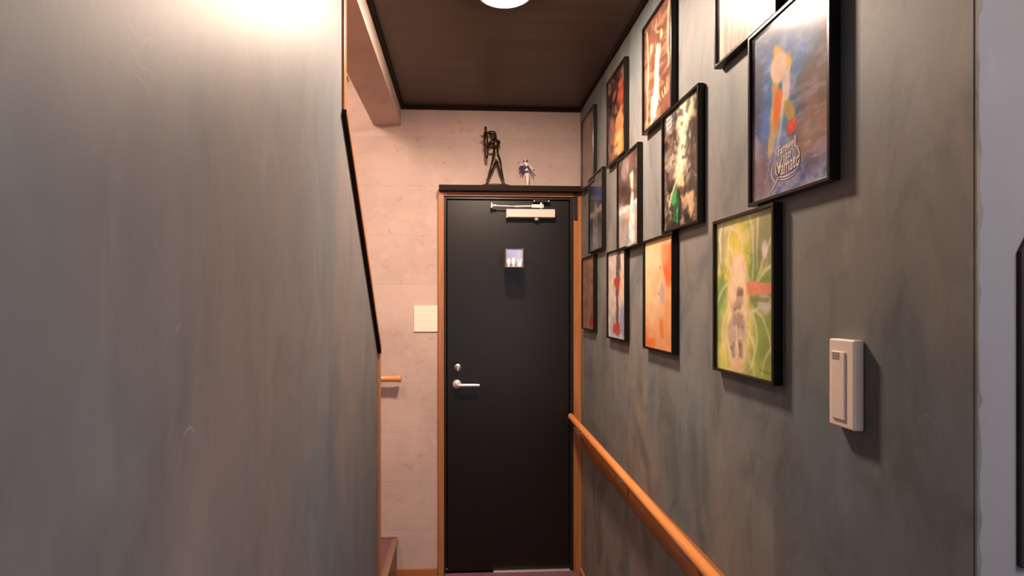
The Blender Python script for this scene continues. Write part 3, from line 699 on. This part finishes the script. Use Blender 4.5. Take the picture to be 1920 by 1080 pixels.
def poster(name_lab, px, yt, yb, cv, gain=1.0, right_px=None, warp=.02, tex=.16):
    """px: photo column of the far edge of the frame front, yt/yb its top and bottom rows"""
    global proto_frame, proto_back, proto_glass
    XF = XR - FD
    if right_px is not None: p = at_x(right_px, (yt+yb)/2, XF); yc = p.y+FW/2
    else: p = at_x(px, (yt+yb)/2, XF); yc = p.y-FW/2
    zc = (at_x(right_px or px, yt, XF).z + at_x(right_px or px, yb, XF).z)/2
    cv = finish(cv, warp, tex)
    root = empty('framed_poster', (XR-.0005, yc, zc-FH/2)); tag(root, name_lab, 'framed poster', 'framed posters on the right wall')
    if proto_frame is None:
        proto_frame = obj('frame', frame_bm(), M['frame_black'], origin=(0, 0, 0), bevel=.0012)
        proto_back = obj('backing_board', bx(-.011, -.002, -FW/2+FB-.001, FW/2-FB+.001, -FH/2+FB-.001, FH/2-FB+.001), M['dark_plastic'], origin=(0, 0, 0))
        proto_glass = obj('glazing', bx(-.0165, -.015, -FW/2+FB-.0005, FW/2-FB+.0005, -FH/2+FB-.0005, FH/2-FB+.0005), M['glass'], origin=(0, 0, 0))
        parts = [proto_frame, proto_back, proto_glass]
    else:
        parts = []
        for q in (proto_frame, proto_back, proto_glass):
            d = q.copy(); COL.objects.link(d); parts.append(d)
    for q in parts: q.parent = root; q.location = (0, 0, FH/2)
    me = grid_mesh(cv, FW-2*FB, FH-2*FB, 'print', 'x', -.0125, gain)
    po = bpy.data.objects.new('print', me); COL.objects.link(po); po.parent = root; po.location = (0, 0, FH/2)
    WORG[po.name] = Vector((XR-.0005, yc, zc)); return root, po
G = .78
poster('framed brown-grey print nearest the back corner, level with the ceiling beam', None, 195, 340, art_brown_grey(), G, right_px=1112)
poster('framed blue and grey print, narrow-looking, second row beside the door casing', 1103, 337, 476, art_blue_night(), G)
poster('framed tan print with a small red square, bottom row beside the door casing', 1090, 487, 614, art_tan(), G)
poster('framed dark print with red and orange brushwork under the ceiling edge', 1136.5, 160, 314, art_red_dark(), G)
poster('framed brown print with a thin white standing shape and bright band', 1156, 309, 466, art_white_figure(), G)
poster('framed pale print with red patches and a dark upright stroke, bottom row', 1137, 476, 631, art_red_scarf(), G)
poster('framed sepia print with a cream sweep, high on the wall', 1203.5, 58, 252, art_sepia_poster(), G)
poster('framed dark print with pale column and green brushwork', 1240, 223, 436, art_sky_figure(), G)
poster('framed orange and peach print, bottom row', 1205, 454, 651, art_orange(), G, warp=.010, tex=.07)
zz = at_x(1339, 130, XR-FD).z + FH
poster('framed pale print with brushed grey-brown crown, cut off by the photo top', 1339, CY - (zz-EYE)*FP/ (at_x(1339, 130, XR-FD).y/ray(1339, 130)[1]), 130, art_pale_top(), .95, warp=.008, tex=.06)
root_b, print_b = poster('large-looking framed blue print with yellow sweep and white lettering', 1402, 75, 386, art_nebula(), G, warp=.008, tex=.12)
poster('framed green and yellow print with coral bar, lowest and nearest the doorbell plate', 1336, 417, 692, art_green(), .86, warp=.007, tex=.10)

# lettering on the blue print
def text_mesh(txt, size, shear=0.0):
    cu = bpy.data.curves.new('t', 'FONT'); cu.body = txt; cu.size = size; cu.shear = shear; cu.align_x = 'CENTER'; cu.resolution_u = 3; cu.offset = size*.012
    o = bpy.data.objects.new('t', cu); COL.objects.link(o); bpy.context.view_layer.update()
    me = bpy.data.meshes.new_from_object(o.evaluated_get(bpy.context.evaluated_depsgraph_get())); bpy.data.objects.remove(o); bpy.data.curves.remove(cu); return me
M['ink'] = mat('pale_lettering_ink', (.62, .50, .44), .5, noise=.08, nscale=80)
bm = NB()
PW, PH = FW-2*FB, FH-2*FB
def add_text(txt, size, u, v, rot, shear=.25, sx=1.0):
    me = text_mesh(txt, size, shear); t = NB(); t.from_mesh(me); bpy.data.meshes.remove(me)
    ca, sa = math.cos(rot), math.sin(rot)
    for vv in t.verts:
        x, y = vv.co.x*sx, vv.co.y; x, y = x*ca-y*sa, x*sa+y*ca
        vv.co = Vector((-.0135, PW/2-u*PW-x, PH/2-v*PH+y))
    me2 = bpy.data.meshes.new('tt'); t.to_mesh(me2); t.free(); bm.from_mesh(me2); bpy.data.meshes.remove(me2)
add_text('Farewell', .026, .50, .775, .12, .3, .66); add_text('to', .023, .52, .820, .10, .3, .8); add_text('Yamato', .040, .51, .892, .10, .35, .60)
def ribbon(pts, w):
    P = [Vector((PW/2-u*PW, PH/2-v*PH)) for u, v in pts]; n = len(P); ring = []
    for i, p in enumerate(P):
        d = (P[min(i+1, n-1)]-P[max(i-1, 0)]).normalized(); q = Vector((-d.y, d.x)); ww = w*math.sin(math.pi*(i+.6)/(n+.2))
        ring.append((bm.verts.new((-.0135, *(p+q*ww))), bm.verts.new((-.0135, *(p-q*ww)))))
    for a, b_ in zip(ring, ring[1:]): bm.faces.new([a[0], a[1], b_[1], b_[0]])
def arc(cu, cv_, ru, rv, a0, a1, n=14): return [(cu+ru*math.cos(math.radians(a0+(a1-a0)*i/n)), cv_+rv*math.sin(math.radians(a0+(a1-a0)*i/n))) for i in range(n+1)]
ribbon(arc(.46, .86, .17, .085, 215, 110), .0013); ribbon(arc(.47, .85, .12, .07, 215, 130), .0013); ribbon(arc(.50, .86, .16, .055, 150, 25), .0015)
ribbon(arc(.50, .875, .15, .055, 140, 35), .0013); ribbon(arc(.55, .83, .11, .07, -80, 40), .0013); ribbon([(.44, .80), (.41, .86), (.37, .92), (.30, .965)], .0018)
me = bpy.data.meshes.new('lettering'); bm.to_mesh(me); bm.free(); me.materials.append(M['ink'])
lo = bpy.data.objects.new('lettering', me); COL.objects.link(lo); lo.parent = print_b; lo['label'] = 'white script lettering'

# ------------------------------------------------------------------ paper notice beside the door
c = Canvas(60, 64, '#f4e4d2', 7)
for v, (a, b_) in ((.19, (.14, .42)), (.19, (.54, .86)), (.58, (.15, .40)), (.575, (.50, .80)), (.88, (.28, .46)), (.88, (.68, .90))):
    n_ = 9
    for i in range(n_): c.stroke([(a+(b_-a)*i/n_, v+.012*((i*7) % 3-1)), (a+(b_-a)*(i+.6)/n_, v+.012*((i*5) % 3-1))], .014, '#cfc3b2', .02, .7)
n0 = at_y(776, 573, YB-.006); n1 = at_y(821, 622, YB-.006)
no = tag(empty('notice_plate', ((n0.x+n1.x)/2, YB-.0005, n1.z)), 'small cream square notice with faint lettering left of the black door', 'notice')
obj('plate', bx(n0.x, n1.x, YB-.006, YB-.0005, n1.z, n0.z), M['plastic'], no, bevel=.0008)
me = grid_mesh(c, n1.x-n0.x-.002, n0.z-n1.z-.002, 'printed_face', 'y', 0.0, .95)
pf = bpy.data.objects.new('printed_face', me); COL.objects.link(pf); pf.parent = no; pf.location = (0, -.0061, (n0.z-n1.z)/2)

# ------------------------------------------------------------------ doorbell / intercom plate on the right wall
pt = .018
i0 = at_x(1554, 634, XR-pt); i1 = at_x(1554, 794, XR-pt); i2 = at_x(1601, 700, XR-pt)
ic = tag(empty('doorbell_plate', (XR-.0005, (i0.y+i2.y)/2, i1.z)), 'tall cream plastic doorbell push plate on the right wall', 'doorbell')
obj('body', bx(XR-pt, XR-.0005, i2.y, i0.y, i1.z, i0.z), M['plastic'], ic, bevel=.003, seg=3)
hh = i0.z-i1.z; ww = i0.y-i2.y
ky0 = i0.y-ww*.16; ky1 = i0.y-ww*.68
obj('push_button', bx(XR-pt-.0025, XR-pt+.002, ky1, ky0, i1.z+hh*.09, i1.z+hh*.86), M['plastic'], ic, bevel=.0012)
for k in range(4):
    zc = i1.z+hh*(.845-.021*k)
    obj('grille_slot', bx(XR-pt-.0032, XR-pt-.0022, i0.y-ww*.48, i0.y-ww*.19, zc-.0010, zc+.0006), M['plastic_line'], ic)

# ------------------------------------------------------------------ handrail with its backing board
rx, rz, rr = .570, EYE-.622, .0160
ry1 = 2.80; ry0 = .75
rail_o = tag(empty('handrail', (XR, 1.8, rz)), 'round orange wooden handrail on a board along the right wall', 'handrail')
b = NB(); b1 = at_x(1363, 1080, XR).z
box(b, XR-.022, XR-.0005, ry0, ry1-.005, b1-.090, b1); obj('backing_board', b, M['board'], rail_o, bevel=.003)
b = NB(); lathe(b, [(0, 0), (rr*.8, 0), (rr, .003), (rr, ry1-ry0-.003), (rr*.8, ry1-ry0), (0, ry1-ry0)], (rx, ry0, rz), (0, 1, 0), 32)
for v in b.verts: v.co.z += (v.co.y-1.6)*.016+.003
obj('rail', b, M['rail'], rail_o, smooth=True)
for yy in (2.70, 1.95, 1.36, .9):
    b = NB()
    bz = rz-.045
    path_tube(b, [(XR-.022, yy, bz-.005), (XR-.040, yy, bz-.004), (XR-.056, yy, bz+.006), (rx, yy, bz+.018), (rx, yy, rz-rr+.001)], [.008, .008, .0075, .007, .0075], 12)
    br = obj('bracket', b, M['steel'], rail_o, smooth=True)
    obj('bracket_plate', bx(XR-.0265, XR-.0215, yy-.011, yy+.011, bz-.026, bz+.018), M['steel'], br, bevel=.0015)
    for s in (-.017, .010): obj('screw', lathe(NB(), [(0, .002), (.003, .0015), (.0035, 0)], (XR-.0265, yy, bz+s), (-1, 0, 0), 10), M['bolt'], br, smooth=True)

# stair handrail on the back wall
hz = at_y(740, 710, YB-.06).z; hxe = at_y(752.5, 710, YB-.06).x
sh = tag(empty('handrail', (hxe-.3, YB-.001, hz)), 'short orange wooden rail end on the pale back wall above the stairs', 'handrail')
obj('rail', lathe(NB(), [(0, 0), (.016, 0), (.0165, .5), (.0165, .55), (0, .55)], (hxe-.555, YB-.06, hz), (1, 0, 0), 28), M['rail_x'], sh, smooth=True)
obj('end_cap', lathe(NB(), [(.0165, 0), (.0195, .001), (.0195, .013), (.016, .017), (0, .017)], (hxe-.017, YB-.06, hz), (1, 0, 0), 28), M['rail_x'], sh, smooth=True)
for xx in (hxe-.15, hxe-.45):
    path_b = path_tube(NB(), [(xx, YB-.001, hz-.04), (xx, YB-.03, hz-.04), (xx, YB-.055, hz-.03), (xx, YB-.06, hz-.014)], .007, 12); obj('bracket', path_b, M['steel'], sh, smooth=True)

# ------------------------------------------------------------------ ceiling lamps
def lamp(xy, m, label, r=.088):
    t = tag(empty('ceiling_lamp', (xy[0], xy[1], CEIL-.05)), label, 'ceiling lamp')
    obj('housing', lathe(NB(), [(0, CEIL-.0005), (r+.008, CEIL-.0005), (r+.008, CEIL-.018), (r-.002, CEIL-.022), (r-.004, CEIL-.012), (0, CEIL-.012)], (xy[0], xy[1], 0), n=48), M['shell_white'], t, smooth=True)
    obj('diffuser', lathe(NB(), [(0, CEIL-.030), (r*.6, CEIL-.0285), (r*.85, CEIL-.025), (r-.004, CEIL-.020), (r-.005, CEIL-.015)], (xy[0], xy[1], 0), n=48), m, t, smooth=True)
lamp(LAMP1, M['lamp1'], 'round glowing ceiling lamp on the dark brown ceiling')
lamp(LAMP2, M['lamp2'], 'second round ceiling lamp close to the left wall, above the photo top edge', .05)
sb = tag(empty('pendant_lamp', (-.72, 1.70, 2.70)), 'small white pendant lamp hanging in the stairwell behind the left wall', 'lamp')
obj('housing', lathe(NB(), [(0, ZS-.001), (.05, ZS-.001), (.05, ZS-.02), (.006, ZS-.025), (.006, 2.74), (.05, 2.73), (.06, 2.70), (.0, 2.71)], (-.72, 1.70, 0), n=28), M['shell_white'], sb, smooth=True)

# ------------------------------------------------------------------ figurines on the ledge
def skin(name, joints, edges, m, parent, sub=2, fat=1.6):
    me = bpy.data.meshes.new(name); org = WORG[parent.name]
    me.from_pydata([tuple(Vector(p)-org) for p, r in joints], edges, []); me.materials.append(m)
    o = bpy.data.objects.new(name, me); COL.objects.link(o); o.parent = parent; WORG[o.name] = org
    o.modifiers.new('skin', 'SKIN')
    for i, (p, r) in enumerate(joints):
        s = me.skin_vertices[0].data[i]; s.radius = tuple(x*fat for x in ((r, r) if not isinstance(r, tuple) else r)); s.use_root = (i == 0)
    o.modifiers['skin'].use_smooth_shade = True
    sm = o.modifiers.new('sub', 'SUBSURF'); sm.levels = sub; sm.render_levels = sub
    return o
YG = YH+.030
def q(x, y, dy=0.0):                       # photo position on the ledge -> point
    return at_y(x, y, YG+dy)
LT = hz1
bc = q(930, 345)
f1 = tag(empty('bronze_figurine', (bc.x, YG, LT)), 'tall dark bronze figurine holding a long upright object on the ledge', 'figurine')
SC = LT + .0005
def zf(x, y, dy=0.0):                      # keep feet on the ledge: remap rows so 346.5 sits on the ledge top
    p = at_y(x, y, YG); base = at_y(x, 346.3, YG).z; return Vector((p.x, YG+dy, SC + (p.z-base)))
ex0, ex1 = zf(901, 345).x, zf(958, 345).x
b = NB(); lathe(b, [(0, 0), (1, 0), (1, .35), (.86, .8), (.5, 1), (0, 1)], (0, 0, 0), n=36)
for v in b.verts: v.co = Vector(((ex0+ex1)/2+v.co.x*(ex1-ex0)/2, YG+v.co.y*.028, SC+v.co.z*.010))
obj('base', b, M['bronze_base'], f1, smooth=True)
J = [(zf(930.5, 292), .0125), (zf(928.5, 281), .0085), (zf(930.5, 270), (.0125, .010)), (zf(929, 262), .0095), (zf(925.5, 257.5), .0045), (zf(923.5, 252), .0085), (zf(924, 248.5), .008),
     (zf(927, 299, .003), .0105), (zf(922, 313, -.004), .0068), (zf(919.5, 320, .002), .0068), (zf(914.5, 334, .006), .0036), (zf(912.5, 343.0, .004), .0045), (zf(910, 344.3, -.010), .0036),
     (zf(935, 299), .0105), (zf(938, 315, -.004), .0068), (zf(940, 322, .0), .0066), (zf(943.5, 334, .004), .0036), (zf(945, 343.0, .004), .0045), (zf(948, 344.3, -.008), .0036),
     (zf(920, 264, -.004), .0062), (zf(915.5, 272, -.012), .0048), (zf(911.5, 264, -.018), .004), (zf(910, 260, -.016), .0045),
     (zf(936, 264), .0062), (zf(931, 275, -.020), .0048), (zf(919, 277.5, -.030), .0042), (zf(913.5, 272, -.022), .0045)]
E = [(0,1),(1,2),(2,3),(3,4),(4,5),(5,6),(0,7),(7,8),(8,9),(9,10),(10,11),(11,12),(0,13),(13,14),(14,15),(15,16),(16,17),(17,18),(3,19),(19,20),(20,21),(21,22),(3,23),(23,24),(24,25),(25,26)]
skin('body', J, E, M['bronze'], f1)
skin('hair', [(zf(922, 245.5), .009), (zf(927, 247), .0085), (zf(929.5, 253, .004), .006), (zf(930, 259, .006), .003), (zf(917, 246), .006), (zf(914.5, 248), .004)], [(0,1),(1,2),(2,3),(0,4),(4,5)], M['bronze'], f1, fat=1.35)
b = NB(); wd = -.026
path_tube(b, [zf(910, 238, wd), zf(910.2, 243, wd), zf(910.4, 247, wd), zf(910.6, 248, wd), zf(911, 262, wd), zf(911.2, 272, wd), zf(911.5, 274, wd), zf(912, 290, wd), zf(912.4, 295, wd), zf(912.5, 297.5, wd)],
          [.006, .0068, .0068, .0095, .0115, .0115, .0088, .0090, .0075, .003], 10)
path_tube(b, [zf(901.5, 254.5, wd), zf(904, 257, wd), zf(910, 260, wd)], [.0035, .0026, .003], 8)
path_tube(b, [zf(906, 252, wd), zf(908, 256, wd), zf(911, 258, wd)], [.004, .005, .004], 8)
path_tube(b, [zf(906.5, 272, wd), zf(909, 270, wd)], [.004, .005], 8)
obj('long_prop', b, M['bronze'], f1, smooth=True)
for x in (913.5, 943.4): obj('boot_cuff', lathe(NB(), [(.003, -.004), (.0066, -.0035), (.0066, .0035), (.003, .004)], zf(x, 333.5, .005), (0, 0, 1), 14), M['bronze'], f1, smooth=True)

wc = zf(988, 346)
f2 = tag(empty('painted_figurine', (wc.x, YG, LT)), 'short white and violet-blue painted figurine, right end of the ledge', 'figurine')
obj('base', lathe(NB(), [(0, 0), (.015, 0), (.015, .0025), (.013, .004), (0, .004)], (zf(988.5, 346).x, YG, SC), n=28), M['bronze_base'], f2, smooth=True)
J = [(zf(988, 318), .0068), (zf(987.6, 312), .0052), (zf(987.2, 306.5), (.0078, .006)), (zf(986.2, 303), .005), (zf(985.4, 300.3), .0028), (zf(984.6, 297.5), .0048), (zf(984.4, 295.8), .0045),
     (zf(987.2, 322), .0058), (zf(987.8, 330, -.002), .0042), (zf(988.2, 333), .0042), (zf(988.6, 342.5), .0026), (zf(988.0, 344.6, -.006), .0026),
     (zf(990.0, 322), .0056), (zf(990.4, 330, .002), .0042), (zf(990.3, 334), .004), (zf(990.2, 342.5, .002), .0026), (zf(990.8, 344.6, -.004), .0026),
     (zf(982.5, 304.3), .0030), (zf(978, 307.5, -.003), .0024), (zf(974, 303.6, -.006), .0022), (zf(972.4, 302, -.007), .0028),
     (zf(990.8, 304.3), .0030), (zf(995, 309), .0024), (zf(999.5, 314.6, -.004), .0022), (zf(1001, 315.8, -.004), .0030)]
E = [(0,1),(1,2),(2,3),(3,4),(4,5),(5,6),(0,7),(7,8),(8,9),(9,10),(10,11),(0,12),(12,13),(13,14),(14,15),(15,16),(3,17),(17,18),(18,19),(19,20),(3,21),(21,22),(22,23),(23,24)]
skin('body', J, E, M['fig_white'], f2, fat=1.3)
skin('hair', [(zf(984.6, 294.2, -.001), .0052), (zf(986.6, 297.5, .003), .004), (zf(989, 303, .006), .0028), (zf(991, 308, .007), .0014), (zf(982.4, 297.8, .002), .0032)], [(0,1),(1,2),(2,3),(0,4)], M['fig_hair'], f2, fat=2.2)
b = NB(); c_ = zf(988, 320.5)
lathe(b, [(.0072, .016), (.0092, .010), (.0125, .003), (.0118, .003), (.0086, .010), (.0066, .016)], (c_.x, c_.y, c_.z-.004), n=22); obj('skirt', b, M['fig_blue'], f2, smooth=True)
b = NB(); lathe(b, [(.0088, 0), (.0118, .006), (.0118, .011), (.0088, .016)], (zf(987.6, 312).x, YG+.0025, zf(987.6, 313).z), n=20); obj('bodice', b, M['fig_blue'], f2, smooth=True)
b = NB()
for (a, c2) in (((982, 305), (973, 313)), ((982, 307), (972.5, 317)), ((983, 309), (975, 321)), ((984, 311), (978, 323)), ((990, 312), (1003, 331)), ((991, 310), (1001, 324))):
    A_, B_ = zf(*a, .006), zf(*c2, .010); path_tube(b, [A_, A_.lerp(B_, .5)+Vector((0, .003, .004)), B_], [.0034, .0046, .0012] if a[0] < 988 else [.0018, .0016, .0008], 8)
obj('cape', b, M['fig_blue'], f2, smooth=True)
for p in (zf(972.6, 302.4, -.007), zf(1000.6, 315.4, -.004)):
    b = NB(); bmesh.ops.create_icosphere(b, subdivisions=2, radius=.0042, matrix=Matrix.Translation(p)); obj('glove', b, M['fig_dark'], f2, smooth=True)

# ------------------------------------------------------------------ small things
hk = at_y(651, 150, YB-.02)
b = NB(); path_tube(b, [(hk.x-.02, YB-.0005, hk.z+.01), (hk.x-.012, YB-.03, hk.z+.008), (hk.x, YB-.035, hk.z-.004), (hk.x+.004, YB-.03, hk.z+.012)], [.006, .005, .005, .003], 10)
tag(obj('wall_hook', b, M['bronze_base'], smooth=True), 'small dark hook high on the pale wall beside the left wall trim', 'hook')
# dark plate in the shape of a soft shadow cast on the pale wall
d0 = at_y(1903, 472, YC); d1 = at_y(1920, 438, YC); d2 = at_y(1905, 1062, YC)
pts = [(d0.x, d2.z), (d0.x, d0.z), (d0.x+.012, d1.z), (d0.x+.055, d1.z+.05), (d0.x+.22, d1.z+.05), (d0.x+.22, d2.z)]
pn = tag(empty('shadow_plate', (d0.x+.11, YC, d2.z)), 'dark plate in place of a soft cast shadow, slanted top corner, on the pale wall, at the right photo edge', 'shadow plate')
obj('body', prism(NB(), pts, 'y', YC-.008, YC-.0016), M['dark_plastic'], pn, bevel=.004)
